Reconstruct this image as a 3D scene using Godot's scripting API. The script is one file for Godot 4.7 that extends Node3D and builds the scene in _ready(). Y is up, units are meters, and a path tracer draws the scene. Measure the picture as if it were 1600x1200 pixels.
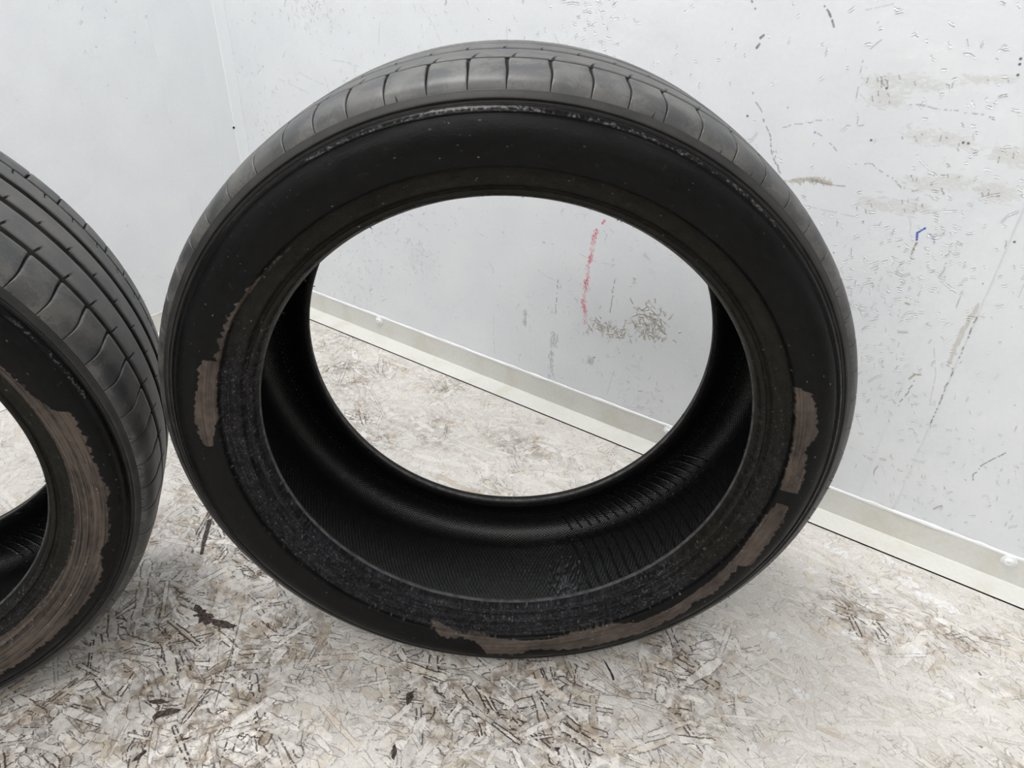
extends Node3D

const TAU_ := PI * 2.0
var rng := RandomNumberGenerator.new()
var used := {}

func _ready() -> void:
	# ---------- camera, sky, lamps, exposure ----------
	var cam := Camera3D.new()
	cam.name = "camera"
	cam.position = Vector3(0, 0.7285, 0)
	cam.basis = Basis(Vector3.UP, deg_to_rad(33.279)) * Basis(Vector3.RIGHT, deg_to_rad(-32.831)) * Basis(Vector3.BACK, 0.0322)
	cam.fov = 57.44
	cam.near = 0.02
	cam.far = 40.0
	add_child(cam)
	cam.current = true
	var env := Environment.new()
	env.background_mode = Environment.BG_COLOR
	env.background_color = Color(0.02, 0.02, 0.022)
	env.tonemap_mode = Environment.TONE_MAPPER_LINEAR
	env.tonemap_exposure = 1.46
	env.ambient_light_source = Environment.AMBIENT_SOURCE_DISABLED
	env.sdfgi_enabled = true
	env.ssao_enabled = true
	env.ssil_enabled = true
	var we := WorldEnvironment.new()
	we.name = "world_environment"
	we.environment = env
	add_child(we)
	# five ceiling panels, the last three added as unseen fill, the strongest in the corner above the tyres
	ceiling_lamp(Vector3(0.05, 2.46, 0.85), Vector2(1.2, 0.5), 1.05, "long white ceiling panel lamp above the photographer, nearest to the room middle")
	ceiling_lamp(Vector3(-0.80, 2.46, -0.45), Vector2(0.9, 0.5), 2.2, "white ceiling panel lamp in the corner high above the two tyres")
	ceiling_lamp(Vector3(1.6, 2.46, -0.15), Vector2(1.2, 0.5), 0.4, "added unseen white fill panel along the scratched wall, right of the tyres")
	ceiling_lamp(Vector3(1.5, 2.46, 1.8), Vector2(1.2, 0.5), 1.2, "added unseen white fill panel in the far corner behind the photographer")
	ceiling_lamp(Vector3(-0.6, 2.46, 1.8), Vector2(1.2, 0.5), 1.1, "added unseen white fill panel along the left wall behind the photographer")

	# ---------- structure ----------
	build_room()
	build_floor()
	build_baseboards()

	# ---------- things ----------
	build_tyres()


# ======================================================= helpers
func numbered(called: String) -> String:
	var n: int = used.get(called, 0)
	used[called] = n + 1
	return called if n == 0 else "%s_%03d" % [called, n]

func put(called: String, mesh: Mesh, mat: Material, parent: Node = self) -> MeshInstance3D:
	var o := MeshInstance3D.new()
	o.name = numbered(called) if parent == self else called
	o.mesh = mesh
	o.material_override = mat
	o.cast_shadow = GeometryInstance3D.SHADOW_CASTING_SETTING_ON
	parent.add_child(o, true)
	return o

func tag(o: Node, label: String, category: String, kind := "", group := "") -> void:
	o.set_meta("label", label)
	if category != "": o.set_meta("category", category)
	if kind != "": o.set_meta("kind", kind)
	if group != "": o.set_meta("group", group)

# a smooth sheet through a rectangular net of points p[i][j]; close_i joins the last row to the first
func sheet(p: Array, uv: Array, flip := false, close_i := false) -> ArrayMesh:
	var ni := p.size()
	var nj: int = p[0].size()
	var v := PackedVector3Array()
	var nn := PackedVector3Array()
	var tt := PackedVector2Array()
	var ta := PackedFloat32Array()
	for i in ni:
		var row: PackedVector3Array = p[i]
		var im := i - 1
		var ip := i + 1
		if close_i:
			if im < 0: im = ni - 2
			if ip >= ni: ip = 1
		else:
			im = maxi(im, 0)
			ip = mini(ip, ni - 1)
		var rm: PackedVector3Array = p[im]
		var rp: PackedVector3Array = p[ip]
		for j in nj:
			var di := rp[j] - rm[j]
			var dj := row[mini(j + 1, nj - 1)] - row[maxi(j - 1, 0)]
			var n := di.cross(dj)
			n = n.normalized() if n.length_squared() > 1e-20 else Vector3.UP
			if flip: n = -n
			v.append(row[j])
			nn.append(n)
			tt.append(uv[i][j])
			var t := di.normalized()
			ta.append_array([t.x, t.y, t.z, 1.0])
	var idx := PackedInt32Array()
	for i in ni - 1:
		for j in nj - 1:
			var a := i * nj + j
			var b := a + nj
			if flip: idx.append_array([a, b, b + 1, a, b + 1, a + 1])
			else: idx.append_array([a, b + 1, b, a, a + 1, b + 1])
	return arrays_mesh(v, nn, tt, ta, idx)

func arrays_mesh(v: PackedVector3Array, n: PackedVector3Array, uv: PackedVector2Array, ta: PackedFloat32Array, idx: PackedInt32Array) -> ArrayMesh:
	var a := []
	a.resize(Mesh.ARRAY_MAX)
	a[Mesh.ARRAY_VERTEX] = v
	a[Mesh.ARRAY_NORMAL] = n
	a[Mesh.ARRAY_TEX_UV] = uv
	if ta.size() > 0: a[Mesh.ARRAY_TANGENT] = ta
	a[Mesh.ARRAY_INDEX] = idx
	var m := ArrayMesh.new()
	m.add_surface_from_arrays(Mesh.PRIMITIVE_TRIANGLES, a)
	return m

# ring turned round the local z axis from a profile of (radius, z); v_of gives the texture row
func lathe(profile: PackedVector2Array, segs: int, vs: PackedFloat32Array, flip := false) -> ArrayMesh:
	var p := []
	var uv := []
	for i in segs + 1:
		var a := TAU_ * float(i) / segs
		var c := cos(a)
		var s := sin(a)
		var row := PackedVector3Array()
		var ur := PackedVector2Array()
		for j in profile.size():
			var q := profile[j]
			row.append(Vector3(q.x * c, q.x * s, q.y))
			ur.append(Vector2(float(i) / segs, vs[j]))
		p.append(row)
		uv.append(ur)
	return sheet(p, uv, flip, true)

# Catmull-Rom through the profile points
func smooth_profile(pts: PackedVector2Array, sub: int) -> PackedVector2Array:
	var out := PackedVector2Array()
	var n := pts.size()
	for i in n - 1:
		var a := pts[maxi(i - 1, 0)]
		var b := pts[i]
		var c := pts[i + 1]
		var d := pts[mini(i + 2, n - 1)]
		for k in sub:
			out.append(b.cubic_interpolate(c, a, d, float(k) / sub))
	out.append(pts[n - 1])
	return out

# box with texture coordinates in metres: u along x (or z), v down y (or z)
func slab(lo: Vector3, hi: Vector3, o: Vector2, size: Vector2, plane: int) -> ArrayMesh:
	var st := SurfaceTool.new()
	st.begin(Mesh.PRIMITIVE_TRIANGLES)
	var c := (lo + hi) / 2.0
	var h := (hi - lo) / 2.0
	var axes := [Vector3.RIGHT, Vector3.UP, Vector3.BACK]
	for k in 3:
		for s in [-1.0, 1.0]:
			var n: Vector3 = axes[k] * s
			var t: Vector3 = axes[(k + 1) % 3]
			var b: Vector3 = axes[(k + 2) % 3]
			var q := []
			for e in [[-1, -1], [1, -1], [1, 1], [-1, 1]]:
				q.append(c + (n + t * e[0] + b * e[1]) * h)
			var order := [0, 2, 1, 0, 3, 2] if s > 0 else [0, 1, 2, 0, 2, 3]
			for w in order:
				var x: Vector3 = q[w]
				var u := Vector2(x.x, x.z)
				if plane == 0: u = Vector2(x.x, -x.y)
				elif plane == 1: u = Vector2(-x.z, -x.y)
				st.set_normal(n)
				st.set_uv((u - o) / size)
				st.add_vertex(x)
	st.index()
	st.generate_tangents()
	return st.commit()

# strip with a constant cross-section (closed outline in metres) swept along an axis
func extrude(outline: PackedVector2Array, a: Vector3, b: Vector3, xdir: Vector3, ydir: Vector3) -> ArrayMesh:
	var st := SurfaceTool.new()
	st.begin(Mesh.PRIMITIVE_TRIANGLES)
	st.set_smooth_group(-1)
	var n := outline.size()
	var dir := (b - a).normalized()
	var ccw := 0.0
	for i in n:
		var p := outline[i]
		var q := outline[(i + 1) % n]
		ccw += p.x * q.y - p.y * q.x
	var turn := xdir.cross(ydir).dot(dir) * ccw > 0
	for i in n:
		var p := outline[i]
		var q := outline[(i + 1) % n]
		var pa := a + xdir * p.x + ydir * p.y
		var pb := b + xdir * p.x + ydir * p.y
		var qa := a + xdir * q.x + ydir * q.y
		var qb := b + xdir * q.x + ydir * q.y
		for w in ([pa, qb, qa, pa, pb, qb] if turn else [pa, qa, qb, pa, qb, pb]): st.add_vertex(w)
	var tri := Geometry2D.triangulate_polygon(outline)
	for k in range(0, tri.size(), 3):
		var t := []
		for m in 3: t.append(xdir * outline[tri[k + m]].x + ydir * outline[tri[k + m]].y)
		var nn: Vector3 = (t[1] - t[0]).cross(t[2] - t[0])
		var o1 := [0, 1, 2] if nn.dot(dir) > 0 else [0, 2, 1]
		for m in o1: st.add_vertex(a + t[m])
		for m in [o1[0], o1[2], o1[1]]: st.add_vertex(b + t[m])
	st.generate_normals()
	return st.commit()

func noise_bytes(w: int, h: int, freq: float, seed_: int, octaves := 4, seamless := true) -> PackedByteArray:
	var f := FastNoiseLite.new()
	f.noise_type = FastNoiseLite.TYPE_SIMPLEX_SMOOTH
	f.frequency = freq
	f.seed = seed_
	f.fractal_octaves = octaves
	var im := f.get_seamless_image(w, h, false, false, 0.1, true) if seamless else f.get_image(w, h)
	if im.get_format() != Image.FORMAT_L8: im.convert(Image.FORMAT_L8)
	return im.get_data()

func tex(im: Image) -> ImageTexture:
	im.generate_mipmaps()
	return ImageTexture.create_from_image(im)

func plain(c: Color, rough: float, spec := 0.5) -> StandardMaterial3D:
	var m := StandardMaterial3D.new()
	m.albedo_color = c
	m.roughness = rough
	m.metallic_specular = spec
	return m

func srgb_byte(x: float) -> int:
	return clampi(int(x * 255.0 + 0.5), 0, 255)

# float layers drawn with strokes
class Layer:
	var w: int
	var h: int
	var d := PackedFloat32Array()
	func _init(w_: int, h_: int, fill := 0.0) -> void:
		w = w_
		h = h_
		d.resize(w * h)
		d.fill(fill)
	func dot(x: float, y: float, r: float, a: float) -> void:
		var x0 := maxi(int(x - r - 1), 0)
		var x1 := mini(int(x + r + 2), w - 1)
		var y0 := maxi(int(y - r - 1), 0)
		var y1 := mini(int(y + r + 2), h - 1)
		for j in range(y0, y1 + 1):
			for i in range(x0, x1 + 1):
				var e := r + 0.5 - sqrt((i - x) * (i - x) + (j - y) * (j - y))
				if e > 0.0:
					var k := j * w + i
					d[k] = maxf(d[k], a * minf(e, 1.0))
	func line(p: PackedVector2Array, r: float, a: float, rng_: RandomNumberGenerator, broken := 0.0) -> void:
		for s in p.size() - 1:
			var n := maxi(int(p[s].distance_to(p[s + 1]) / maxf(r, 0.6)), 1)
			var on := rng_.randf() >= broken
			for k in n + 1:
				if broken > 0.0 and rng_.randf() < 0.22: on = rng_.randf() >= broken
				if not on: continue
				var q := p[s].lerp(p[s + 1], float(k) / n)
				dot(q.x, q.y, r * rng_.randf_range(0.7, 1.2), a * (rng_.randf_range(0.6, 1.0) if broken > 0.0 else 1.0))

# ======================================================= lamps
func ceiling_lamp(at: Vector3, size: Vector2, energy: float, label: String) -> void:
	var o := Node3D.new()
	o.name = numbered("ceiling_lamp")
	add_child(o)
	o.position = at
	tag(o, label, "lamp")
	var hx := size.x / 2
	var hz := size.y / 2
	var frame := extrude(PackedVector2Array([Vector2(-hx - .02, -.005), Vector2(hx + .02, -.005), Vector2(hx + .02, .04), Vector2(-hx - .02, .04)]), Vector3(0, 0, -hz - .02), Vector3(0, 0, hz + .02), Vector3.RIGHT, Vector3.UP)
	put("housing", frame, plain(Color(0.85, 0.85, 0.86), 0.5), o)
	var glow := plain(Color(1, 1, 1), 0.5)
	glow.emission_enabled = true
	glow.emission = Color(1.0, 0.995, 0.99)
	glow.emission_energy_multiplier = 1.2
	var pm := BoxMesh.new()
	pm.size = Vector3(size.x, 0.006, size.y)
	var d := put("diffuser", pm, glow, o)
	d.position.y = -0.008
	var l := AreaLight3D.new()
	l.name = "panel_light"
	l.area_size = size
	l.area_normalize_energy = true
	l.light_energy = energy
	l.light_color = Color(1.0, 0.995, 0.985)
	l.shadow_enabled = true
	l.area_range = 8.0
	l.area_attenuation = 2.0
	l.rotation.x = -PI / 2
	l.position.y = -0.016
	o.add_child(l)

# ======================================================= walls
const X0 := -1.33
const ZW := -0.938
const X1 := 2.4
const Z1 := 2.6
const CEIL := 2.5

func wall_material(w: int, h: int, ppm: float, x_left: float, y_top: float, seed_: int, busy: float, marks: bool) -> StandardMaterial3D:
	rng.seed = seed_
	var dark := Layer.new(w, h)
	var beige := Layer.new(w, h)
	var red := Layer.new(w, h)
	var blue := Layer.new(w, h)
	var hi := Layer.new(w, h)
	var lo := Layer.new(w, h)
	var to_px := func(a: Array) -> PackedVector2Array:
		var o := PackedVector2Array()
		for k in range(0, a.size(), 2):
			var q := Vector2((a[k] - x_left) * ppm, (y_top - a[k + 1]) * ppm)
			if k > 0:
				var p0 := o[o.size() - 1]
				var n := int(p0.distance_to(q) / 7.0)
				for j in range(1, n): o.append(p0.lerp(q, float(j) / n) + Vector2(rng.randfn(), rng.randfn()) * 0.9)
			o.append(q)
		return o
	# scratches and dents over the whole sheet, gathered in clusters
	var clusters := []
	for k in int(40 * busy): clusters.append([Vector2(rng.randf() * w, rng.randf() * h), rng.randf_range(20, 110), rng.randf() * PI])
	for k in int(3600 * busy):
		var c := Vector2(rng.randf() * w, rng.randf() * h)
		var ang := rng.randf() * PI
		if rng.randf() < 0.75 and clusters.size() > 0:
			var cl = clusters[rng.randi() % clusters.size()]
			c = cl[0] + Vector2(rng.randfn(), rng.randfn()) * cl[1]
			ang = cl[2] + rng.randfn() * 0.6
		var len_ := rng.randf_range(1.5, 9) * (3.0 if rng.randf() < 0.06 else 1.0)
		var d := Vector2.from_angle(ang)
		var q := c + d * len_
		var mid := (c + q) / 2 + Vector2(-d.y, d.x) * rng.randfn() * len_ * 0.14
		var p := PackedVector2Array([c, mid, q])
		var off := Vector2(0.8, 1.0)
		lo.line(p, 0.6, rng.randf_range(0.35, 1.0), rng)
		hi.line(PackedVector2Array([c + off, mid + off, q + off]), 0.6, rng.randf_range(0.3, 0.9), rng)
		if rng.randf() < 0.7: dark.line(p, 0.6, rng.randf_range(0.05, 0.28) * (2.2 if rng.randf() < 0.12 else 1.0), rng, 0.35)
	for k in int(170 * busy):
		dark.dot(rng.randf() * w, rng.randf() * h, rng.randf_range(0.2, 1.1), rng.randf_range(0.2, 0.7))
	# long faint drag marks
	for k in int(34 * busy):
		var c := Vector2(rng.randf() * w, rng.randf() * h)
		var d := Vector2.from_angle(rng.randfn() * 0.35 + (0.0 if rng.randf() < 0.5 else PI / 2)) * rng.randf_range(30, 120)
		dark.line(PackedVector2Array([c, c + d * 0.5 + Vector2(rng.randfn(), rng.randfn()) * 4, c + d]), 0.6, 0.22, rng, 0.3)
	if marks:
		var scuff := func(a: Array, spread_: float, count: int, strong: float) -> void:
			var p: PackedVector2Array = to_px.call(a)
			for k in count:
				var s := rng.randi() % maxi(p.size() - 1, 1)
				var c := p[s].lerp(p[mini(s + 1, p.size() - 1)], rng.randf()) + Vector2(rng.randfn() * spread_, rng.randfn() * spread_ * 0.5)
				var d := Vector2.from_angle(rng.randfn() * 0.3) * rng.randf_range(2, 10)
				beige.line(PackedVector2Array([c, c + d]), rng.randf_range(0.4, 1.4), strong * rng.randf_range(0.2, 1.0), rng)
				if rng.randf() < 0.014: dark.line(PackedVector2Array([c, c + d.rotated(1.2) * 0.8]), 0.7, 0.45, rng, 0.2)
		for a in [[-.147,.597,-.095,.601,-.068,.601], [-.133,.581,-.115,.581], [-.087,.547,-.061,.548,-.027,.547], [-.11,.465,-.076,.465,-.045,.469], [-.076,.495,-.049,.497,-.022,.507], [.006,.541,.022,.54], [.008,.5,.022,.502]]:
			scuff.call(a, 10.0, 300, 0.20)
		scuff.call([-.054,.611,-.012,.614], 4.0, 160, 0.2)
		scuff.call([-.207,.47,-.192,.476,-.172,.48,-.161,.478], 2.5, 240, 0.6)
		dark.line(to_px.call([-.18,.478,-.161,.477,-.138,.478]), 0.9, 0.4, rng, 0.2)
		# dark chips and traces
		for a in [[-.295,.668,-.289,.66,-.285,.654], [-.283,.645,-.276,.647], [-.276,.63,-.272,.634], [-.285,.625,-.28,.619,-.276,.623,-.281,.614]]:
			dark.line(to_px.call(a), 1.7, 0.6, rng, 0.6)
		dark.line(to_px.call([-.215,.673,-.206,.663,-.2,.655,-.196,.648]), 1.5, 0.6, rng, 0.4)
		for a in [[-.148,.663,-.154,.652,-.153,.647], [-.142,.641,-.154,.627,-.156,.613,-.154,.598,-.153,.582,-.144,.55], [-.227,.534,-.201,.544,-.172,.551,-.147,.548,-.127,.552], [-.194,.54,-.174,.528,-.158,.517], [-.138,.504,-.115,.509,-.096,.499,-.079,.492,-.068,.484], [-.066,.486,-.054,.492], [-.146,.433,-.136,.451], [-.096,.578,-.054,.578,-.016,.576]]:
			dark.line(to_px.call(a), 0.8, 0.34, rng, 0.65)
		for a in [[-.272,.569,-.27,.562,-.26,.553,-.247,.532,-.239,.521,-.235,.506,-.22,.481], [-.233,.509,-.223,.489,-.217,.479], [-.137,.613,-.129,.589]]:
			dark.line(to_px.call(a), 0.9, 0.5, rng, 0.5)
		for a in [[.135,.191,.118,.162,.114,.145,.117,.137], [.01,.252,.009,.234,.003,.214], [-.429,.278,-.43,.214], [-.531,.246,-.531,.181], [-.042,.42,-.043,.413]]:
			dark.line(to_px.call(a), 0.8, 0.62, rng, 0.35)
		beige.line(to_px.call([.014,.263,.008,.261,.004,.253]), 1.6, 0.8, rng, 0.1)
		beige.line(to_px.call([-.042,.428,-.043,.413]), 1.6, 0.9, rng, 0.1)
		beige.line(to_px.call([-.038,.351,-.026,.351]), 2.0, 0.8, rng, 0.2)
		for a in [[-.009,.634], [-.008,.629], [-.006,.619], [.051,.452], [-.124,.592], [-.124,.535], [-.032,.547], [-.027,.547], [-.273,.541], [-.45,.123]]:
			var q: PackedVector2Array = to_px.call(a)
			dark.dot(q[0].x, q[0].y, 1.6, 0.75)
		blue.line(to_px.call([-.039,.447,-.045,.44,-.043,.432]), 1.5, 0.9, rng)
		blue.line(to_px.call([-.032,.442,-.026,.437,-.024,.432]), 0.9, 0.35, rng)
		blue.line(to_px.call([-.193,.532,-.188,.534]), 1.5, 0.5, rng, 0.4)
		# red chalk line seen through the tyre
		var chalk: PackedVector2Array = to_px.call([-.469,.347,-.472,.333,-.474,.309,-.476,.291,-.477,.267,-.478,.242,-.481,.225,-.477,.207,-.474,.182])
		for k in 420:
			var q := rng.randi() % (chalk.size() - 1)
			var c := chalk[q].lerp(chalk[q + 1], rng.randf()) + Vector2(rng.randfn() * 2.6, rng.randfn())
			var dense := 0.5 + 0.5 * sin(q * 0.9 + 1.0)
			red.line(PackedVector2Array([c, c + Vector2(rng.randfn() * 1.5, rng.randf_range(1, 4))]), rng.randf_range(0.3, 0.9), rng.randf_range(0.2, 0.95) * (0.35 + 0.65 * dense), rng)
		red.line(to_px.call([-.45,.372,-.46,.358]), 2.4, 0.6, rng, 0.75)
		# scribbled beige stain and the smears beside it
		for k in 230:
			var c: Vector2 = to_px.call([-.36, .215])[0] + Vector2(rng.randfn() * 24, rng.randfn() * 19)
			if k > 150: c = to_px.call([-.43, .184])[0] + Vector2(rng.randfn() * 22, rng.randfn() * 8)
			var d := Vector2.from_angle(rng.randf() * TAU_) * rng.randf_range(4, 12)
			beige.line(PackedVector2Array([c, c + d + Vector2(rng.randfn(), rng.randfn()) * 2, c + d * 1.3]), 1.2, rng.randf_range(0.25, 0.85), rng, 0.1)
			if rng.randf() < 0.3: dark.line(PackedVector2Array([c, c + d * 0.6]), 0.6, 0.4, rng, 0.3)
			if rng.randf() < 0.4: hi.line(PackedVector2Array([c, c + d]), 0.9, 0.9, rng)
		for a in [[-.594,.171,-.592,.143, 3.0], [-.533,.146,-.529,.118, 5.0], [-.534,.11,-.533,.051, 3.0], [-.462,.11,-.45,.123, 2.5]]:
			for k in 46:
				var c: Vector2 = to_px.call([lerpf(a[0], a[2], rng.randf()), lerpf(a[1], a[3], rng.randf())])[0]
				c.x += rng.randfn() * a[4]
				dark.line(PackedVector2Array([c, c + Vector2(rng.randfn(), rng.randf_range(3, 10))]), 0.9, rng.randf_range(0.08, 0.28), rng)
		# worn paint wedges by the joint strip
		for k in 60:
			var t := rng.randf()
			var c: Vector2 = to_px.call([lerpf(.043, .039, t) - 0.004 * rng.randf() * sin(t * PI), lerpf(.375, .29, t)])[0]
			beige.line(PackedVector2Array([c, c + Vector2(rng.randfn() * 2, 8)]), 1.6, 0.3, rng)
		dark.line(to_px.call([.0465, .37, .0465, .3, .0465, .2]), 1.0, 0.5, rng, 0.7)
	# put together
	var n1 := noise_bytes(w, h, 0.006, seed_ + 1, 5, false)
	var n2 := noise_bytes(w, h, 0.09, seed_ + 2, 3, false)
	var data := PackedByteArray()
	data.resize(w * h * 3)
	var hd := PackedByteArray()
	hd.resize(w * h)
	for k in w * h:
		var m := (n1[k] - 128) * 0.00009 + (n2[k] - 128) * 0.00005
		var r := 0.868 + m
		var g := 0.880 + m
		var b := 0.895 + m * 0.7
		var s := beige.d[k]
		if s > 0.0:
			r = lerpf(r, 0.60, s)
			g = lerpf(g, 0.56, s)
			b = lerpf(b, 0.49, s)
		s = red.d[k]
		if s > 0.0:
			r = lerpf(r, 0.80, s)
			g = lerpf(g, 0.16, s)
			b = lerpf(b, 0.26, s)
		s = blue.d[k]
		if s > 0.0:
			r = lerpf(r, 0.25, s)
			g = lerpf(g, 0.32, s)
			b = lerpf(b, 0.68, s)
		s = dark.d[k]
		if s > 0.0:
			r = lerpf(r, 0.22, s)
			g = lerpf(g, 0.20, s)
			b = lerpf(b, 0.21, s)
		data[k * 3] = int(r * 255.0)
		data[k * 3 + 1] = int(g * 255.0)
		data[k * 3 + 2] = int(b * 255.0)
		hd[k] = clampi(int(128.0 + (n1[k] - 128) * 0.25 + (n2[k] - 128) * 0.03 + 80.0 * hi.d[k] - 80.0 * lo.d[k]), 0, 255)
	var m := StandardMaterial3D.new()
	m.albedo_texture = tex(Image.create_from_data(w, h, false, Image.FORMAT_RGB8, data))
	var him := Image.create_from_data(w, h, false, Image.FORMAT_L8, hd)
	him.bump_map_to_normal_map(5.0)
	m.normal_enabled = true
	m.normal_texture = tex(him)
	m.normal_scale = 1.1
	m.roughness = 0.44
	m.metallic_specular = 0.3
	return m

func build_room() -> void:
	var wm := wall_material(2048, 960, 1280.0, -1.34, 0.75, 11, 1.0, true)
	var lm := wall_material(1024, 1024, 1280.0, 0.0, 0.7, 23, 0.06, false)
	var size := Vector2(1.6, 0.75)
	var o := put("wall_right", slab(Vector3(X0 - .1, -0.02, ZW - .08), Vector3(X1 + .1, CEIL, ZW), Vector2(-1.34, -0.75), size, 0), wm)
	tag(o, "white painted panel wall behind the middle tyre, scratched, with a red chalk line", "wall", "structure")
	# joint strip between two wall panels
	put("joint_strip", slab(Vector3(0.0, 0.0435, ZW - .001), Vector3(0.046, CEIL, ZW + .0011), Vector2(-1.34, -0.75), size, 0), wm, o)
	var l := put("wall_left", slab(Vector3(X0 - .08, -0.02, ZW), Vector3(X0, CEIL, Z1 + .1), Vector2(0, -0.7), Vector2(0.8, 0.8), 1), lm)
	tag(l, "plain white painted wall at the left behind the cropped tyre", "wall", "structure")
	var rough := plain(Color(0.78, 0.78, 0.77), 0.8)
	var b := put("wall_back", slab(Vector3(X0 - .1, -0.02, Z1), Vector3(X1 + .1, CEIL, Z1 + .08), Vector2.ZERO, Vector2.ONE, 0), rough)
	tag(b, "plain pale wall behind the photographer", "wall", "structure")
	var e := put("wall_front", slab(Vector3(X1, -0.02, ZW), Vector3(X1 + .08, CEIL, Z1), Vector2.ZERO, Vector2.ONE, 1), rough)
	tag(e, "plain pale wall at the far right end of the room", "wall", "structure")
	var c := put("ceiling", slab(Vector3(X0 - .1, CEIL, ZW - .08), Vector3(X1 + .1, CEIL + .08, Z1 + .1), Vector2.ZERO, Vector2.ONE, 2), plain(Color(0.86, 0.86, 0.86), 0.8))
	tag(c, "plain white ceiling that carries the panel lamps", "ceiling", "structure")
	# folded metal angle that covers the room corner
	var white := plain(Color(0.868, 0.880, 0.895), 0.45, 0.4)
	var ang := PackedVector2Array([Vector2(0, 0), Vector2(0.036, 0), Vector2(0.036, 0.0010), Vector2(0.0026, 0.0012), Vector2(0.0012, 0.0026), Vector2(0.0010, 0.048), Vector2(0, 0.048)])
	var t := put("trim_1", extrude(ang, Vector3(X0, 0.042, ZW), Vector3(X0, CEIL, ZW), Vector3.RIGHT, Vector3.BACK), white)
	tag(t, "thin white metal angle strip running up the room corner", "trim", "structure")
	var hole := CylinderMesh.new()
	hole.top_radius = 0.0022
	hole.bottom_radius = 0.0022
	hole.height = 0.0012
	hole.radial_segments = 12
	var hm := put("rivet_hole", hole, plain(Color(0.05, 0.05, 0.05), 0.9), t)
	hm.position = Vector3(X0 + 0.0016, 0.369, ZW + 0.004)
	hm.rotation.z = PI / 2

# ======================================================= floor
const FX := -1.2895
const FZ := -0.8930

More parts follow.
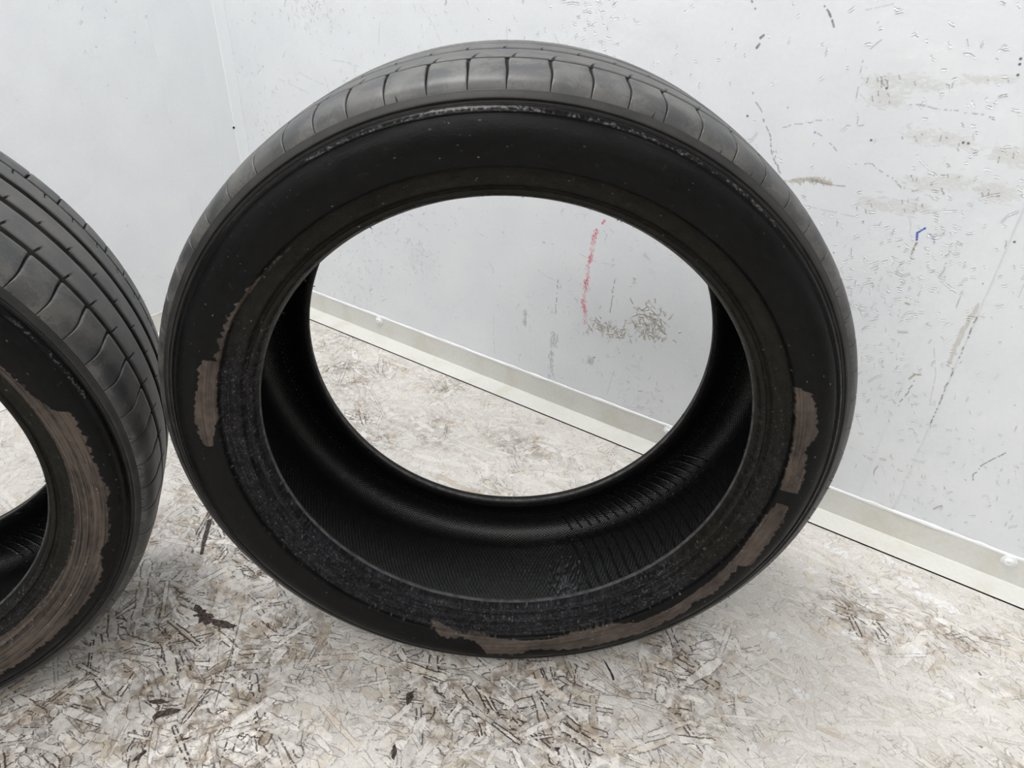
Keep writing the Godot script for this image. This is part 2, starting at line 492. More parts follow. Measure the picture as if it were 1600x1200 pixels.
func build_floor() -> void:
	var w := 2048
	var h := 1200
	var ppm := 1330.0
	rng.seed = 5
	var n := w * h
	var tone := PackedFloat32Array()
	tone.resize(n)
	tone.fill(0.0)
	var bare := PackedFloat32Array()
	bare.resize(n)
	var hgt := PackedFloat32Array()
	hgt.resize(n)
	var dirt := Layer.new(w, h)
	var n1 := noise_bytes(w, h, 0.004, 41, 5, false)
	var n2 := noise_bytes(w, h, 0.02, 42, 4, false)
	var n3 := noise_bytes(w, h, 0.16, 43, 3, false)
	var n4 := noise_bytes(w, h, 0.055, 44, 3, false)
	# trodden places where paint is worn off: most round the fronts of the tyres, least along the walls
	var wear := func(x: int, y: int) -> float:
		var p := Vector2(x / ppm + FX, y / ppm + FZ)
		var a := 1.35 - p.distance_to(Vector2(-.60, -.20)) / 0.42
		var b := 1.10 - p.distance_to(Vector2(-.25, -.40)) / 0.36
		var v := maxf(maxf(a, b), 0.26)
		return clampf(v + (n1[y * w + x] - 128) / 170.0, 0.12, 1.0)
	for k in 11000:
		var cx := rng.randf() * w
		var cy := rng.randf() * h
		var we: float = wear.call(mini(int(cx), w - 1), mini(int(cy), h - 1))
		var ang := rng.randfn() * 0.55 if rng.randf() < 0.6 else rng.randf() * PI
		var L := rng.randf_range(14, 84) * (1.7 if rng.randf() < 0.1 else 1.0)
		var W := rng.randf_range(2.5, 15)
		var d := Vector2.from_angle(ang)
		var e := Vector2(-d.y, d.x)
		var dt := rng.randf_range(-1.0, 0.8) * (0.4 + 1.4 * we)
		var bt := 0.0
		if rng.randf() < 0.25 * we: bt = rng.randf_range(0.3, 1.2)
		var hh := rng.randf()
		var ed := minf(pow(rng.randf(), 1.1) * (0.10 + 1.0 * we), 1.0)
		var skew := rng.randf_range(-0.5, 0.5)
		var u := -L / 2
		while u < L / 2:
			var half := W / 2 * (1.0 + 0.20 * sin(u * 0.11 + hh * 9.0) + 0.06 * sin(u * 0.41 + hh * 31.0)) * sqrt(clampf(minf(u + L / 2, L / 2 - u) / (W * 0.4), 0.05, 1.0))
			var v := -half
			while v <= half:
				var q := Vector2(cx, cy) + d * (u + skew * v) + e * v
				v += 0.9
				var x := int(q.x)
				var y := int(q.y)
				if x < 0 or y < 0 or x >= w or y >= h: continue
				var i := y * w + x
				tone[i] = dt
				hgt[i] = hh
				bare[i] = bt
				dirt.d[i] *= 0.12
			# crevices along both long sides, broken where paint fills them
			for s in [-1.0, 1.0]:
				var q = Vector2(cx, cy) + d * (u + skew * half * s) + e * (half + 0.6) * s
				var x := int(q.x)
				var y := int(q.y)
				if x < 0 or y < 0 or x >= w or y >= h: continue
				var i := y * w + x
				if n3[i] + (n4[i] - 128) / 2 > 106 - 22 * we:
					dirt.d[i] = maxf(dirt.d[i], ed * (0.6 + 0.4 * rng.randf()))
					if ed > 0.25 and x > 0: dirt.d[i - 1] = maxf(dirt.d[i - 1], ed * 0.7)
					if ed > 0.72 and y > 0: dirt.d[i - w] = maxf(dirt.d[i - w], ed * 0.9)
			u += 0.9
	# fine curling cracks in the paint
	for k in 12000:
		var p := Vector2(rng.randf() * w, rng.randf() * h)
		var i0 := int(p.y) * w + int(p.x)
		if n2[i0] < 108: continue
		var we: float = wear.call(int(p.x), int(p.y))
		var a := rng.randf() * TAU_
		var bend := rng.randfn() * 0.07
		var al := rng.randf_range(0.10, 0.32) + 0.3 * we * rng.randf()
		for s in rng.randi_range(4, 18):
			p += Vector2.from_angle(a) * 1.1
			a += bend + rng.randfn() * 0.28
			var x := int(p.x)
			var y := int(p.y)
			if x < 0 or y < 0 or x >= w - 1 or y >= h: break
			dirt.d[y * w + x] = maxf(dirt.d[y * w + x], al)
			dirt.d[y * w + x + 1] = maxf(dirt.d[y * w + x + 1], al * 0.4)
	# knocked-out chips
	for k in 1300:
		var p := Vector2(rng.randf() * w, rng.randf() * h)
		var we: float = wear.call(int(p.x), int(p.y))
		if rng.randf() > we * 0.9: continue
		var d := Vector2.from_angle(rng.randf() * PI) * rng.randf_range(0.3, 4)
		dirt.line(PackedVector2Array([p, p + d]), rng.randf_range(0.3, 1.5), rng.randf_range(0.4, 1.0), rng, 0.25)
	# straight flake edges that stand out
	for a in [[-.599,-.308,-.569,-.274,-.528,-.222,-.514,-.204], [-.555,-.202,-.539,-.184], [-.471,-.727,-.464,-.737]]:
		var p := PackedVector2Array()
		for j in range(0, a.size(), 2): p.append(Vector2((a[j] - FX) * ppm, (a[j + 1] - FZ) * ppm))
		dirt.line(p, 0.9, 0.7, rng, 0.15)
	# white paint drops near the wall on the right
	var white := Layer.new(w, h)
	for a in [[.001,-.858,14], [.064,-.884,10], [.097,-.858,16], [.058,-.814,9], [.111,-.842,15], [.134,-.842,10], [.138,-.81,8], [.15,-.84,9], [-.02,-.80,9], [.05,-.72,10], [-.03,-.66,12], [.12,-.74,9], [-.10,-.60,10], [.16,-.70,9], [.02,-.60,9]]:
		for k in 26:
			white.dot((a[0] - FX) * ppm + rng.randfn() * a[2] * 0.6, (a[1] - FZ) * ppm + rng.randfn() * a[2] * 0.35, rng.randf_range(1.5, a[2] * 0.4), rng.randf_range(0.4, 0.9))
	var data := PackedByteArray()
	data.resize(n * 3)
	var hd := PackedByteArray()
	hd.resize(n)
	for k in n:
		var px := Vector2(k % w / ppm + FX, k / w / ppm + FZ)
		var we := clampf(maxf(maxf(1.25 - px.distance_to(Vector2(-.60, -.20)) / 0.42, 1.05 - px.distance_to(Vector2(-.25, -.40)) / 0.36), 0.24) + (n1[k] - 128) / 170.0, 0.0, 1.0)
		var m := tone[k] * 0.055 + (n3[k] - 128) * 0.00030
		# thin, yellowed whitewash over the boards, in blotches, and trodden-in grime with a grain
		var tan_ := clampf(bare[k] * 0.7 + (n2[k] - 134) * 0.008 * (0.35 + we), 0.0, 1.0)
		var grime := clampf(((n4[k] - 128) * 0.8 + (n2[k] - 128) * 0.45 + (n3[k] - 128) * 0.5 + 26 * we) / 70.0, 0.0, 1.0) * we
		var r := 0.800 + m - 0.045 * tan_ - 0.155 * grime
		var g := 0.786 + m - 0.070 * tan_ - 0.163 * grime
		var b := 0.768 + m - 0.108 * tan_ - 0.162 * grime
		var s := white.d[k]
		if s > 0.0:
			r = lerpf(r, 0.87, s)
			g = lerpf(g, 0.87, s)
			b = lerpf(b, 0.875, s)
		s = dirt.d[k]
		if s > 0.0:
			r = lerpf(r, 0.20, s)
			g = lerpf(g, 0.165, s)
			b = lerpf(b, 0.15, s)
		data[k * 3] = int(r * 255.0)
		data[k * 3 + 1] = int(g * 255.0)
		data[k * 3 + 2] = int(b * 255.0)
		hd[k] = clampi(int(110.0 + hgt[k] * 60.0 + (n3[k] - 128) * 0.2 - 90.0 * s), 0, 255)
	var m := StandardMaterial3D.new()
	m.albedo_texture = tex(Image.create_from_data(w, h, false, Image.FORMAT_RGB8, data))
	var him := Image.create_from_data(w, h, false, Image.FORMAT_L8, hd)
	him.bump_map_to_normal_map(4.0)
	m.normal_enabled = true
	m.normal_texture = tex(him)
	m.normal_scale = 0.6
	m.roughness = 0.62
	m.metallic_specular = 0.35
	var o := put("floor", slab(Vector3(FX + .004, -0.018, FZ + .0), Vector3(X1 + .1, 0, Z1 + .1), Vector2(FX, FZ), Vector2(w / ppm, h / ppm), 2), m)
	tag(o, "whitewashed strand board floor, worn and dirty round the tyres", "floor", "structure")
	put("subfloor", slab(Vector3(X0 - .1, -0.06, ZW - .08), Vector3(X1 + .1, -0.018, Z1 + .1), Vector2.ZERO, Vector2.ONE, 2), plain(Color(0.06, 0.05, 0.045), 0.9), o)
	# dark bare flakes lying in the floor surface
	var flake := plain(Color(0.235, 0.205, 0.195), 0.8, 0.3)
	var fn := noise_bytes(128, 128, 0.08, 77, 4)
	var fd := PackedByteArray()
	fd.resize(128 * 128 * 3)
	for k in 128 * 128:
		var v := 0.27 + (fn[k] - 128) * 0.0012
		fd[k * 3] = srgb_byte(v * 1.05)
		fd[k * 3 + 1] = srgb_byte(v * 0.93)
		fd[k * 3 + 2] = srgb_byte(v * 0.88)
	flake.albedo_color = Color.WHITE
	flake.albedo_texture = tex(Image.create_from_data(128, 128, false, Image.FORMAT_RGB8, fd))
	flake.uv1_triplanar = true
	flake.uv1_scale = Vector3(20, 20, 20)
	for a in [[-.766,-.385,-.769,-.380,-.746,-.355,-.720,-.3315,-.717,-.335,-.742,-.361], [-.652,-.277,-.646,-.279,-.638,-.277,-.633,-.280,-.630,-.276,-.622,-.280,-.615,-.2785,-.618,-.274,-.604,-.281,-.582,-.287,-.5835,-.282,-.590,-.2765,-.608,-.270,-.612,-.272,-.613,-.264,-.621,-.266,-.624,-.261,-.630,-.267,-.640,-.265,-.636,-.270,-.647,-.271],
			[-.558,-.158,-.557,-.167,-.55,-.176,-.539,-.181,-.542,-.173,-.552,-.159,-.55,-.155], [-.58,-.166,-.569,-.175,-.558,-.18,-.564,-.171,-.575,-.166], [-.511,-.158,-.504,-.169,-.504,-.164], [-.53,-.117,-.53,-.133,-.527,-.132,-.526,-.122],
			[-.351,-.337,-.347,-.344,-.341,-.336,-.341,-.327], [-.32,-.278,-.322,-.287,-.315,-.282,-.311,-.273], [-.182,-.38,-.175,-.388,-.176,-.38], [-.19,-.507,-.183,-.504,-.166,-.491,-.167,-.488,-.18,-.5]]:
		var pts := PackedVector2Array()
		for j in range(0, a.size(), 2): pts.append(Vector2(a[j], a[j + 1]))
		# a little ragged along the edge
		var rag := PackedVector2Array()
		for j in pts.size():
			var p := pts[j]
			var q := pts[(j + 1) % pts.size()]
			rag.append(p)
			if p.distance_to(q) > 0.008:
				for t in [0.33, 0.66]: rag.append(p.lerp(q, t) + Vector2(rng.randfn(), rng.randfn()) * 0.0007)
		put("bare_flake", extrude(rag, Vector3(0, -0.001, 0), Vector3(0, 0.0004, 0), Vector3.RIGHT, Vector3.BACK), flake, o)

# ======================================================= baseboards
func build_baseboards() -> void:
	var n := noise_bytes(256, 256, 0.012, 61, 5)
	var g := noise_bytes(256, 256, 0.2, 62, 2)
	var data := PackedByteArray()
	data.resize(256 * 256 * 3)
	for k in 256 * 256:
		var t := clampf((n[k] - 120) / 110.0, 0, 1) * 0.035 + (g[k] - 128) * 0.0001
		data[k * 3] = srgb_byte(0.820 - t)
		data[k * 3 + 1] = srgb_byte(0.818 - t * 1.2)
		data[k * 3 + 2] = srgb_byte(0.802 - t * 1.9)
	var m := plain(Color.WHITE, 0.45, 0.45)
	m.albedo_texture = tex(Image.create_from_data(256, 256, false, Image.FORMAT_RGB8, data))
	m.uv1_triplanar = true
	m.uv1_scale = Vector3(2.3, 2.3, 2.3)
	# folded angle: leg on the wall 42 mm, flange on the floor 40 mm
	var leg := PackedVector2Array([Vector2(0, -0.0022), Vector2(0.0392, -0.0022), Vector2(0.0398, -0.0017), Vector2(0.0392, -0.0012), Vector2(0.0038, -0.0006), Vector2(0.0024, 0.0006), Vector2(0.0019, 0.0415), Vector2(0.0012, 0.0425), Vector2(0, 0.0425)])
	var r := put("baseboard_right", extrude(leg, Vector3(X0, 0, ZW), Vector3(X1, 0, ZW), Vector3.BACK, Vector3.UP), m)
	tag(r, "cream painted metal angle baseboard along the scratched wall, with round screws", "baseboard", "structure")
	var l := put("baseboard_left", extrude(leg, Vector3(X0, 0, ZW + .04), Vector3(X0, 0, Z1), Vector3.RIGHT, Vector3.UP), m)
	tag(l, "cream metal angle baseboard along the left wall, seen through the cropped tyre", "baseboard", "structure")
	# lumpy bead of white sealant on the top edge
	var white := plain(Color(0.88, 0.885, 0.89), 0.35, 0.5)
	rng.seed = 8
	var p := []
	var uv := []
	var x := X0
	var fn := FastNoiseLite.new()
	fn.frequency = 18.0
	fn.seed = 4
	while x < X1:
		var a := 0.0016 + 0.0012 * maxf(fn.get_noise_1d(x) + 0.25, 0.0)
		var up := 0.0012 + 0.0026 * maxf(fn.get_noise_1d(x + 30.0), 0.0)
		var row := PackedVector3Array()
		var ur := PackedVector2Array()
		for j in 7:
			var t := PI * j / 6.0
			row.append(Vector3(x, 0.0425 + cos(t) * (a + up) , ZW + sin(t) * a * 1.2 + 0.0002))
			ur.append(Vector2(x, j / 6.0))
		p.append(row)
		uv.append(ur)
		x += 0.004
	put("sealant_bead", sheet(p, uv, true), white, r)
	# round screw heads, painted over
	for sx in [.195, -.298, -.953]:
		var prof := PackedVector2Array([Vector2(0.0098, 0), Vector2(0.0098, 0.0008), Vector2(0.0088, 0.0014), Vector2(0.0062, 0.0016), Vector2(0.0058, 0.0034), Vector2(0.0044, 0.0047), Vector2(0.0022, 0.0051), Vector2(0.0016, 0.0040), Vector2(0.0001, 0.0038)])
		var vs := PackedFloat32Array()
		for j in prof.size(): vs.append(j / 8.0)
		var s := put("screw", lathe(prof, 28, vs, true), white, r)
		s.position = Vector3(sx, 0.034, ZW + 0.0020)

# ======================================================= tyres
const PITCH := 360.0 / 68.0

func crown(z: float) -> float:
	var zs := [0.0, 0.03, 0.06, 0.081, 0.0885, 0.0935, 0.0975, 0.1005]
	var rs := [0.325, 0.3246, 0.3236, 0.3212, 0.3193, 0.3172, 0.3140, 0.3094]
	z = absf(z)
	for i in zs.size() - 1:
		if z <= zs[i + 1]: return lerpf(rs[i], rs[i + 1], (z - zs[i]) / (zs[i + 1] - zs[i]))
	return 0.3094

# where a cross groove runs: shift in degrees at each place across the shoulder
func groove_shift(z: float) -> float:
	var zs := [0.050, 0.058, 0.064, 0.072, 0.080, 0.090, 0.100]
	var ds := [0.10, 0.14, 0.16, 0.10, -0.02, -0.08, 0.0]
	for i in zs.size() - 1:
		if z <= zs[i + 1]: return lerpf(ds[i], ds[i + 1], clampf((z - zs[i]) / (zs[i + 1] - zs[i]), 0, 1))
	return 0.0

func shoulder_block(scale_: float, side: float, z_in: float) -> ArrayMesh:
	# one block centred on angle 0, standing between two cross grooves
	var p := []
	var uv := []
	var zrows := [z_in, z_in, z_in + .0008, z_in + .004, .064, .070, .076, .082, .087, .091, .0945, .0975, .0998, .1010]
	var deep := [.0016, .0007, .0, .0, .0, .0, .0, .0, .0, .0, .0, .0, .0, .0026]
	var cols := [0.0, 0.0, 0.03, 0.1, 0.3, 0.5, 0.7, 0.9, 0.97, 1.0, 1.0]
	var drop := [1.0, 0.2, 0.03, 0.0, 0.0, 0.0, 0.0, 0.0, 0.03, 0.2, 1.0]
	for i in cols.size():
		var row := PackedVector3Array()
		var ur := PackedVector2Array()
		for j in zrows.size():
			var z: float = zrows[j]
			var gap := lerpf(0.42, 0.12, clampf((z - 0.058) / 0.042, 0, 1))
			var wdt := PITCH * scale_ - gap
			var depth := lerpf(0.0052, 0.0004, clampf((z - 0.080) / 0.020, 0, 1))
			var a := deg_to_rad(-wdt / 2 + wdt * cols[i] + groove_shift(z))
			var r: float = crown(z) - deep[j] - drop[i] * depth
			row.append(Vector3(r * cos(a), r * sin(a), z * side))
			ur.append(Vector2(cols[i], j / 13.0))
		p.append(row)
		uv.append(ur)
	return sheet(p, uv, side < 0)

func rib_mesh(z0: float, z1: float, s0: float, s1: float, slant: float, phase: float) -> ArrayMesh:
	# ring between two grooves; each pitch carries one narrow sipe between s0 and s1
	var p := []
	var uv := []
	var zr := [z0, z0, z0 + .0009]
	var dr := [.0016, .0007, .0]
	var inner := 8
	for k in range(1, inner): 
		zr.append(lerpf(z0 + .0009, z1 - .0009, float(k) / inner))
		dr.append(0.0)
	zr.append_array([z1 - .0009, z1, z1])
	dr.append_array([.0, .0007, .0016])
	var offs := [-0.45, -0.25, -0.075, -0.062, -0.056, 0.056, 0.062, 0.075, 0.25, 0.45]
	for q in 68:
		for o in offs:
			var row := PackedVector3Array()
			var ur := PackedVector2Array()
			for j in zr.size():
				var z: float = zr[j]
				var a: float = (q + phase) * PITCH + o * PITCH * (1.0 if absf(o) > 0.2 else 0.6) + (z - s0) * slant * (1.0 - absf(o) * 1.8)
				var r: float = crown(z) - dr[j]
				if absf(o) < 0.06 and z >= minf(s0, s1) and z <= maxf(s0, s1) and dr[j] < 0.003: r -= 0.0020
				var t := deg_to_rad(a)
				row.append(Vector3(r * cos(t), r * sin(t), z))
				ur.append(Vector2(t, z))
			p.append(row)
			uv.append(ur)
	p.append(p[0])
	uv.append(uv[0])
	return sheet(p, uv, false, true)

# dried residue on a sidewall: rows of [angle, inner mm, outer mm]
func side_material(patches: Array, gritty: Array, seed_: int, ridge_glints: Array, streak := 0.3) -> StandardMaterial3D:
	var w := 2048
	var h := 192
	rng.seed = seed_
	var f1 := noise_bytes(w, h, 0.012, seed_ + 1, 5)
	var f2 := noise_bytes(w, h, 0.06, seed_ + 2, 4)
	var f3 := noise_bytes(w, h, 0.22, seed_ + 3, 2)
	var fj := FastNoiseLite.new()
	fj.seed = seed_
	fj.frequency = 0.6
	fj.fractal_octaves = 3
	var light := Layer.new(w, h)
	# scratches, grit and water specks
	for k in 420:
		light.dot(rng.randf() * w, rng.randf() * 132.0, rng.randf_range(0.3, 1.0), rng.randf_range(0.15, 0.9))
	for k in 120:
		var c := Vector2(rng.randf() * w, rng.randf_range(10, 130))
		light.line(PackedVector2Array([c, c + Vector2(rng.randfn() * 3, rng.randf_range(-9, 9))]), 0.6, rng.randf_range(0.06, 0.28), rng, 0.3)
	for g in gritty:
		for k in int((g[1] - g[0]) * 7.0):
			var a := fposmod(rng.randf_range(g[0], g[1]), 360.0)
			light.dot(a / 360.0 * w, rng.randf_range(4, 66), rng.randf_range(0.3, 1.1), rng.randf_range(0.15, 0.6) * g[2])
	for s in ridge_glints:  # pale specks painted as the highlight along the shoulder ridge
		for k in int((s[1] - s[0]) * 4.0):
			var a := fposmod(rng.randf_range(s[0], s[1]), 360.0)
			light.dot(a / 360.0 * w, (s[2] - 225.0) / 100.0 * h + rng.randfn() * 1.1, rng.randf_range(0.4, 1.1), rng.randf_range(0.2, 0.6))
	var data := PackedByteArray()
	data.resize(w * h * 3)
	var rd := PackedByteArray()
	rd.resize(w * h)
	var hd := PackedByteArray()
	hd.resize(w * h)
	for x in w:
		var deg := 360.0 * x / w
		var spans := []
		for pt in patches:
			for k in pt.size() - 1:
				var a0: float = pt[k][0]
				var a1: float = pt[k + 1][0]
				for turn in [0.0, 360.0, -360.0]:
					var dd: float = deg + turn
					if dd >= a0 and dd < a1:
						var t := (dd - a0) / (a1 - a0)
						spans.append([lerpf(pt[k][1], pt[k + 1][1], t) + fj.get_noise_2d(dd * 1.3, 7.0) * 1.2, lerpf(pt[k][2], pt[k + 1][2], t) + fj.get_noise_2d(dd, 0.0) * 3.6])
		var gr := 0.25
		for g in gritty:
			for turn in [0.0, 360.0, -360.0]:
				var dd: float = deg + turn
				if dd > g[0] and dd < g[1]:
					gr = maxf(gr, g[2] * clampf(minf(dd - g[0], g[1] - dd) / 12.0, 0.0, 1.0))
		for y in h:
			var k := y * w + x
			var mm := 225.0 + 100.0 * (y + 0.5) / h
			var b := 0.06 + (f1[k] - 128) * 0.00012 + (f2[k] - 128) * 0.00010
			var cr := b
			var cg := b
			var cb := b * 1.04
			var rough := 0.46 + (f1[k] - 128) * 0.0012
			var bump := 128.0 + (f3[k] - 128) * 0.08
			if mm > 294.5:
				rough = 0.22 + (f3[k] - 128) * 0.0006
				bump = 128.0 + (f3[k] - 128) * 0.06
			if mm < 258.0:
				# bead face: rubber ground grey by the rim, with grit
				var q: float = gr * clampf(0.45 + fj.get_noise_2d(deg * 0.05, mm * 1.3) * 0.9 + (f2[k] - 128) * 0.004, 0.0, 1.0)
				var g2: float = clampf((f3[k] - 150) / 40.0, 0.0, 1.0) * gr
				cr = b + 0.085 * q + 0.08 * g2 + 0.045 * (1.0 - gr)
				cg = b + 0.080 * q + 0.078 * g2 + 0.040 * (1.0 - gr)
				cb = b + 0.095 * q + 0.09 * g2 + 0.022 * (1.0 - gr)
				rough = 0.5 if mm < 233.0 or mm > 237.5 else 0.3
				bump += (f3[k] - 128) * 0.35 * gr + (f2[k] - 128) * 0.2 * gr
			for s in spans:
				var e: float = minf(mm - s[0], s[1] - mm)
				if e > 0.0:
					var q: float = clampf(e / 0.9, 0.0, 1.0) * (0.80 + (f2[k] - 128) * 0.0012 + (f1[k] - 128) * 0.0016 + fj.get_noise_2d(deg * 0.04, mm * 1.1 + 50.0) * 0.9 * streak)
					if s[1] - mm < 1.4: q += 0.10
					if mm - s[0] < 1.6: q += 0.10
					q = clampf(q, 0.0, 1.0)
					cr = lerpf(cr, 0.335, q)
					cg = lerpf(cg, 0.30, q)
					cb = lerpf(cb, 0.275, q)
					rough = lerpf(rough, 0.9, q)
					bump += 14.0 * q
			var l := light.d[k]
			if l > 0.0:
				cr = lerpf(cr, 0.62, l)
				cg = lerpf(cg, 0.62, l)
				cb = lerpf(cb, 0.64, l)
				bump += 40.0 * l
			data[k * 3] = srgb_byte(cr)
			data[k * 3 + 1] = srgb_byte(cg)
			data[k * 3 + 2] = srgb_byte(cb)
			rd[k] = srgb_byte(rough)
			hd[k] = clampi(int(bump), 0, 255)
	var m := StandardMaterial3D.new()
	m.albedo_texture = tex(Image.create_from_data(w, h, false, Image.FORMAT_RGB8, data))
	m.roughness_texture = tex(Image.create_from_data(w, h, false, Image.FORMAT_L8, rd))
	m.roughness = 1.0
	m.metallic_specular = 0.22
	m.heightmap_enabled = true
	m.heightmap_texture = tex(Image.create_from_data(w, h, false, Image.FORMAT_L8, hd))
	m.heightmap_scale = 0.25
	return m

func liner_material(patch: bool, seed_: int) -> StandardMaterial3D:
	var w := 2048
	var h := 384
	rng.seed = seed_
	var f2 := noise_bytes(w, h, 0.05, seed_ + 2, 3)
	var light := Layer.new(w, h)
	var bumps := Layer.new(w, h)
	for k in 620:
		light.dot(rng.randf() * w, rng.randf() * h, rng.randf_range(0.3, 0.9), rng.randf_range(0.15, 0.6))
	# moulded slanting ribs in one stretch, and small cells on the far shoulder
	for k in 17:
		var a := (282.0 + k * 2.5) / 360.0 * w
		bumps.line(PackedVector2Array([Vector2(a, 46), Vector2(a + 34, 128)]), 0.9, 1.0, rng)
		bumps.line(PackedVector2Array([Vector2(a + 24, 140), Vector2(a + 52, 196)]), 0.9, 0.9, rng)
	for r in [[230.0, 252.0], [268.0, 326.0]]:  # pale ticks painting the glints on ridges by the far bead
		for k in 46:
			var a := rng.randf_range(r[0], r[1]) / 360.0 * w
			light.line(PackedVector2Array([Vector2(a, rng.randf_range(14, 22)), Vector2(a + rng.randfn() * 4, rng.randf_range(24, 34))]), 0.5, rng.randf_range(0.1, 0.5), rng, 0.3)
	for k in 260:
		var a := float(k) / 260.0 * w
		for q in 3:
			bumps.dot(a + q % 2 * 2.0, 70 + q * 6, 1.6, 0.8)
		bumps.line(PackedVector2Array([Vector2(a, 12), Vector2(a + rng.randfn() * 3, 24 + rng.randfn() * 3)]), 0.8, rng.randf_range(0.0, 1.0), rng)
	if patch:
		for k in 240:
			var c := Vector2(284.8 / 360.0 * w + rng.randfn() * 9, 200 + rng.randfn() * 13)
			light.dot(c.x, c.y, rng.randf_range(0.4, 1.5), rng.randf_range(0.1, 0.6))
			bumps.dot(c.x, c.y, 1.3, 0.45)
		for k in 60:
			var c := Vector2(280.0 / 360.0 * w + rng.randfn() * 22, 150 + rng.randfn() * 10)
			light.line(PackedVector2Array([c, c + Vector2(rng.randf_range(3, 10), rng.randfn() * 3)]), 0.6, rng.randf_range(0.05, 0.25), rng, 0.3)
	var data := PackedByteArray()
	data.resize(w * h * 3)
	var hd := PackedByteArray()
	hd.resize(w * h)
	for y in h:
		var wave := 30.0 * sin(y / float(h) * PI * 14.0)
		for x in w:
			var k := y * w + x
			var c := 0.05 + (f2[k] - 128) * 0.00010
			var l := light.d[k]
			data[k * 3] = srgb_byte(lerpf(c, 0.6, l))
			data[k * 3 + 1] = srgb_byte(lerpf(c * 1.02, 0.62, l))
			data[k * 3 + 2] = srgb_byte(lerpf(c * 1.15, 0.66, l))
			var knurl := 10.0 * (sin((x + y) * 1.2) + sin((x - y) * 1.2))
			hd[k] = clampi(int(110.0 + wave + knurl + 90.0 * bumps.d[k] + 40.0 * l), 0, 255)
	var m := StandardMaterial3D.new()
	m.albedo_texture = tex(Image.create_from_data(w, h, false, Image.FORMAT_RGB8, data))
	m.roughness = 0.36
	m.metallic_specular = 0.45
	m.heightmap_enabled = true
	m.heightmap_texture = tex(Image.create_from_data(w, h, false, Image.FORMAT_L8, hd))
	m.heightmap_scale = 0.32
	return m

func rubber(seed_: int, lo: float, hi: float, rough: float, spec: float) -> StandardMaterial3D:
	# worn tread rubber with dusty cloudy patches
	var n := 512
	var a := noise_bytes(n, n, 0.012, seed_, 4)
	var b := noise_bytes(n, n, 0.12, seed_ + 1, 3)
	var data := PackedByteArray()
	data.resize(n * n * 3)
	for k in n * n:
		var t := clampf((a[k] - 96) / 64.0 + (b[k] - 128) * 0.0065, 0, 1)
		var v := lerpf(lo, hi, t)
		data[k * 3] = srgb_byte(v)
		data[k * 3 + 1] = srgb_byte(v * lerpf(1.0, 0.985, t))
		data[k * 3 + 2] = srgb_byte(v * lerpf(1.03, 0.955, t))
	var m := plain(Color.WHITE, rough, spec)
	m.albedo_texture = tex(Image.create_from_data(n, n, false, Image.FORMAT_RGB8, data))
	m.uv1_triplanar = true
	m.uv1_world_triplanar = true
	m.uv1_scale = Vector3(4.5, 4.5, 4.5)
	return m

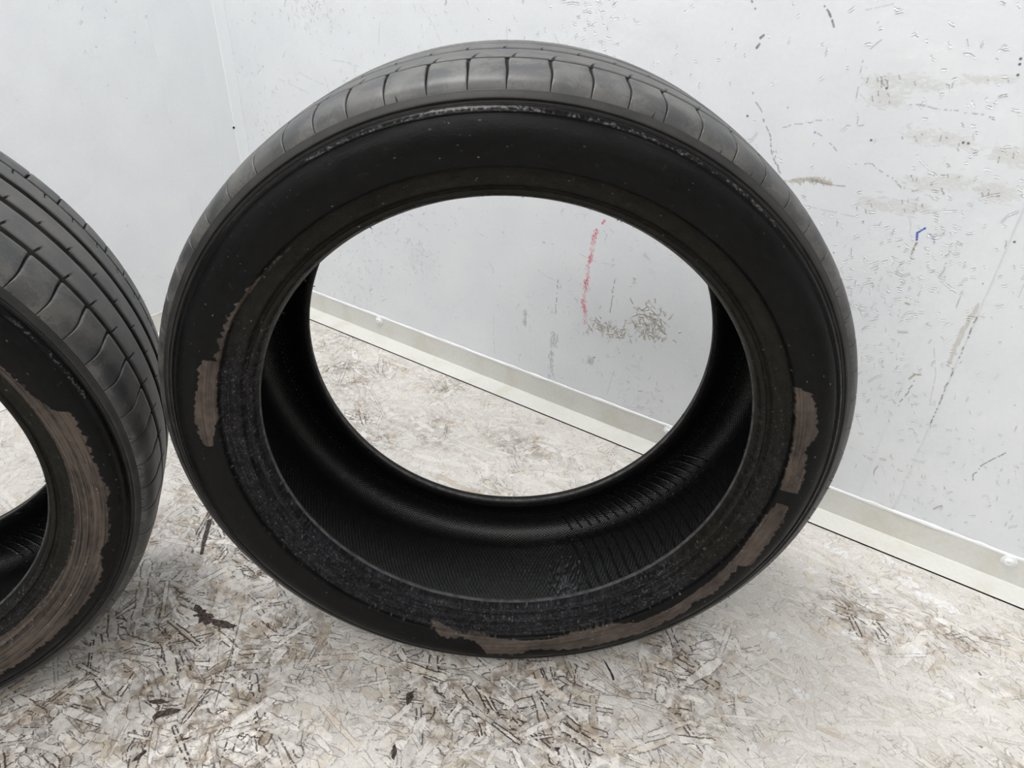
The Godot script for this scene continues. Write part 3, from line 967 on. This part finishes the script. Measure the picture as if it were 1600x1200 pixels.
func build_tyre(side_mat: StandardMaterial3D, liner_mat: StandardMaterial3D, back_mat: StandardMaterial3D) -> Node3D:
	var o := Node3D.new()
	o.name = numbered("car_tyre")
	add_child(o)
	var h := Vector3(0, 0.325, 0)
	var tread := rubber(301, 0.19, 0.31, 0.48, 0.5)
	var rib := rubber(305, 0.235, 0.30, 0.5, 0.5)
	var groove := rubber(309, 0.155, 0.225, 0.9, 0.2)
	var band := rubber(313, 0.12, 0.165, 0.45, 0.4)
	var toe := rubber(317, 0.22, 0.33, 0.75, 0.3)
	toe.uv1_scale = Vector3(14, 14, 14)
	var side := smooth_profile(PackedVector2Array([Vector2(.2583, .1085), Vector2(.2590, .1112), Vector2(.2602, .1128), Vector2(.2625, .1136), Vector2(.2665, .1146), Vector2(.2730, .1156), Vector2(.2795, .1159), Vector2(.2860, .1147), Vector2(.2910, .1123), Vector2(.2942, .1096), Vector2(.2952, .1090), Vector2(.2964, .1094), Vector2(.2978, .1086), Vector2(.2994, .1068), Vector2(.3004, .1050)]), 4)
	var bead := smooth_profile(PackedVector2Array([Vector2(.2304, .0865), Vector2(.2314, .0912), Vector2(.2330, .0950), Vector2(.2352, .0972), Vector2(.2378, .0976), Vector2(.2394, .0964), Vector2(.2410, .0975), Vector2(.2428, .1008), Vector2(.2450, .1020), Vector2(.2480, .1022), Vector2(.2530, .1040), Vector2(.2566, .1062), Vector2(.2576, .1074), Vector2(.2583, .1085)]), 4)
	var toes := smooth_profile(PackedVector2Array([Vector2(.2306, .0818), Vector2(.2298, .0826), Vector2(.2295, .0838), Vector2(.2296, .0850), Vector2(.2304, .0865)]), 3)
	var bandp := smooth_profile(PackedVector2Array([Vector2(.3004, .1050), Vector2(.3010, .1034), Vector2(.3020, .1024), Vector2(.3032, .1030), Vector2(.3042, .1040), Vector2(.3060, .1032), Vector2(.3082, .1014), Vector2(.3094, .1003), Vector2(.3080, .0980)]), 4)
	var line_ := smooth_profile(PackedVector2Array([Vector2(.2306, .0818), Vector2(.2345, .0812), Vector2(.2430, .0855), Vector2(.2540, .0945), Vector2(.2690, .1020), Vector2(.2830, .1035), Vector2(.2950, .0990), Vector2(.3030, .0900), Vector2(.3075, .0760), Vector2(.3090, .0450), Vector2(.3095, 0.0)]), 4)
	var back := PackedVector2Array()
	for k in range(line_.size() - 2, -1, -1): back.append(Vector2(line_[k].x, -line_[k].y))
	line_.append_array(back)
	var lv := PackedFloat32Array()
	for k in line_.size(): lv.append(1.0 - float(k) / (line_.size() - 1))
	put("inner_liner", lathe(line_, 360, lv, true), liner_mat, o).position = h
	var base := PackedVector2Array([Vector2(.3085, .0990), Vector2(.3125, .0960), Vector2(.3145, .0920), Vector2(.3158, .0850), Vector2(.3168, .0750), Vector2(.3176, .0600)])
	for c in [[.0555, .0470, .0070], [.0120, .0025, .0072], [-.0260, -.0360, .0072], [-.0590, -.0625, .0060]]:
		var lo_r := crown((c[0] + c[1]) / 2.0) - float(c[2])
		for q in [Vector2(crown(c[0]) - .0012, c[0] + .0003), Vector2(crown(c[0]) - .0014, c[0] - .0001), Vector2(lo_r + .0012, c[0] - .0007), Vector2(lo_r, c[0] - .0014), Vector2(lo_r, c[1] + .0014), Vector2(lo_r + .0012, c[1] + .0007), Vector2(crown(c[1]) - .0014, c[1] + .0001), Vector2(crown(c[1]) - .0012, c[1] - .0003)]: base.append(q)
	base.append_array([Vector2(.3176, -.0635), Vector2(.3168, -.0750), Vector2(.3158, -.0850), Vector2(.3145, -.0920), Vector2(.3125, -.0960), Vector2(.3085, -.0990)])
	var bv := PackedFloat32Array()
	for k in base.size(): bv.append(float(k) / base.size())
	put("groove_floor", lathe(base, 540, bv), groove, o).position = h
	for s in [1.0, -1.0]:
		for d in [["sidewall", side, side_mat if s > 0 else back_mat], ["bead", bead, side_mat if s > 0 else back_mat], ["bead_toe", toes, toe], ["shoulder_band", bandp, band]]:
			var pr := PackedVector2Array()
			var vs := PackedFloat32Array()
			for q in d[1]:
				pr.append(Vector2(q.x, q.y * s))
				vs.append((q.x - 0.225) / 0.1)
			put(d[0], lathe(pr, 720, vs, s > 0), d[2], o).position = h
	put("tread_rib", rib_mesh(.0120, .0470, .0372, .0475, 45.0, 0.0), rib, o).position = h
	put("tread_rib", rib_mesh(-.0260, .0025, -.003, .003, 40.0, 0.3), rib, o).position = h
	put("tread_rib", rib_mesh(-.0590, -.0360, -.0595, -.052, -40.0, 0.6), rib, o).position = h
	# shoulder blocks of three lengths in a repeating order
	var sizes := [0.94, 1.0, 1.06, 1.0]
	var total := 0.0
	for k in 68: total += sizes[(k * 7 + k / 5) % 4]
	for s in [1.0, -1.0]:
		var kinds := {}
		for f in [0.94, 1.0, 1.06]: kinds[f] = shoulder_block(f * 68.0 / total, s, 0.0555 if s > 0 else 0.0625)
		var a := 91.0 - 360.0 + 2.65
		for k in 68:
			var f: float = sizes[(k * 7 + k / 5) % 4]
			var wdt := PITCH * f * 68.0 / total
			var b := put("shoulder_block", kinds[f], tread, o)
			b.position = h
			b.rotation.z = deg_to_rad(a - (PITCH - wdt) / 2.0)
			a += wdt
	# moulding hairs left on the shoulders
	var st := SurfaceTool.new()
	st.begin(Mesh.PRIMITIVE_TRIANGLES)
	rng.seed = 99
	for k in 64:
		var a := deg_to_rad(rng.randf() * 360.0)
		if k < 16: a = deg_to_rad(-[5, 7, 9, 12, 14, 18, 22, 27, 33, 38, 47, 60, 66, 104, 109, 113][k])
		var sz := 1.0 if k % 3 != 2 else -1.0
		var r0 := 0.3085
		var z0 := 0.0995 * sz
		if k >= 40:
			r0 = 0.2297
			z0 = 0.0838 * sz
		var len_ := rng.randf_range(0.003, 0.008)
		var dir := Vector3(cos(a), sin(a), 0.25 * sz).normalized()
		if k >= 40:
			dir = Vector3(-cos(a), -sin(a), 0.2 * sz).normalized()
			len_ *= 0.5
		var side_d := Vector3(-sin(a), cos(a), 0)
		var c := Vector3(r0 * cos(a), r0 * sin(a), z0)
		var bend := side_d * rng.randfn() * 0.0015
		var up := dir.cross(side_d)
		for q in 5:
			var t0 := TAU_ * q / 5
			var t1 := TAU_ * (q + 1) / 5
			var e0 := side_d * cos(t0) + up * sin(t0)
			var e1 := side_d * cos(t1) + up * sin(t1)
			var mid := c + dir * len_ * 0.6 + bend * 0.4
			for v in [c + e0 * .0006, mid + e1 * .0004, mid + e0 * .0004, c + e0 * .0006, c + e1 * .0006, mid + e1 * .0004, mid + e0 * .0004, mid + e1 * .0004, c + dir * len_ + bend]: st.add_vertex(v)
	st.generate_normals()
	var hairs := put("rubber_hairs", st.commit(), band, o)
	hairs.position = h
	hairs.set_meta("kind", "stuff")
	return o

func stand(o: Node3D, centre: Vector3, yaw: float, tilt: float) -> void:
	o.basis = Basis(Vector3.UP, deg_to_rad(yaw)) * Basis(Vector3.RIGHT, deg_to_rad(tilt))
	o.position = centre - o.basis * Vector3(0, 0.325, 0)

func build_tyres() -> void:
	var back := side_material([], [], 900, [])
	# middle tyre: where its residue lies, read as [angle, inner mm, outer mm]
	var p1 := [
		[[-6.8, 260, 277], [-2, 259, 276], [4, 259, 271], [7, 258.5, 278], [12, 258.5, 276.5], [16.4, 258.5, 272], [18.2, 258.5, 264], [18.4, 259, 259]],
		[[-108, 253, 254], [-106, 253, 261], [-103, 257, 266], [-99, 258, 261], [-95.8, 257, 265], [-92.7, 258, 282], [-86, 260, 282], [-82.5, 261, 275], [-78, 261, 277], [-72, 258.5, 281.5], [-62, 258, 281.5], [-56, 266, 283], [-51, 266, 281], [-45, 266, 280.5], [-42.7, 265, 274.5], [-37, 264, 279], [-28.7, 262.5, 272], [-27, 262, 283], [-20, 260, 278.5], [-14.5, 259.5, 278], [-10.2, 263, 275], [-10, 269, 270]],
		[[132, 254, 255], [150, 258.5, 263], [160.3, 258.5, 263], [160.6, 258.5, 274], [167, 258.5, 274.5], [169.5, 258.5, 277], [172, 258.5, 276], [174.5, 258.5, 280], [175.5, 261, 276.5], [177.5, 263, 277.5], [180.2, 266, 273], [180.5, 269, 270]]]
	var m1 := side_material(p1, [[150, 330, 1.0], [330, 372, 0.55]], 501, [[48, 120, 297.5]])
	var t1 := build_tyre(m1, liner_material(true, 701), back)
	stand(t1, Vector3(-.342, .326, -.513), 32.854, -0.748)
	tag(t1, "whole black used car tyre standing upright in the middle of the floor", "tyre")
	var p2 := [[[-150, 256, 266], [-110, 252, 276], [-80, 250, 280], [-64, 250, 280], [-57, 250, 281], [-47, 251, 282], [-38, 252, 285], [-30, 254, 288], [-23, 254, 280], [-18.6, 254, 285], [-12, 253.5, 283], [-7, 254, 285.5], [0, 255, 281.5], [7, 255, 284], [11, 255, 283], [12.5, 255, 274], [17, 255.5, 268], [24, 256, 266], [60, 256, 262]]]
	var m2 := side_material(p2, [[260, 330, 0.7]], 551, [[12, 30, 297.5]], 1.0)
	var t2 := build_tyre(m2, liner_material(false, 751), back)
	stand(t2, Vector3(-.8335, .326, -.046), 52.248, 1.263)
	tag(t2, "black used car tyre cropped by the left edge, grooved tread in view", "tyre")
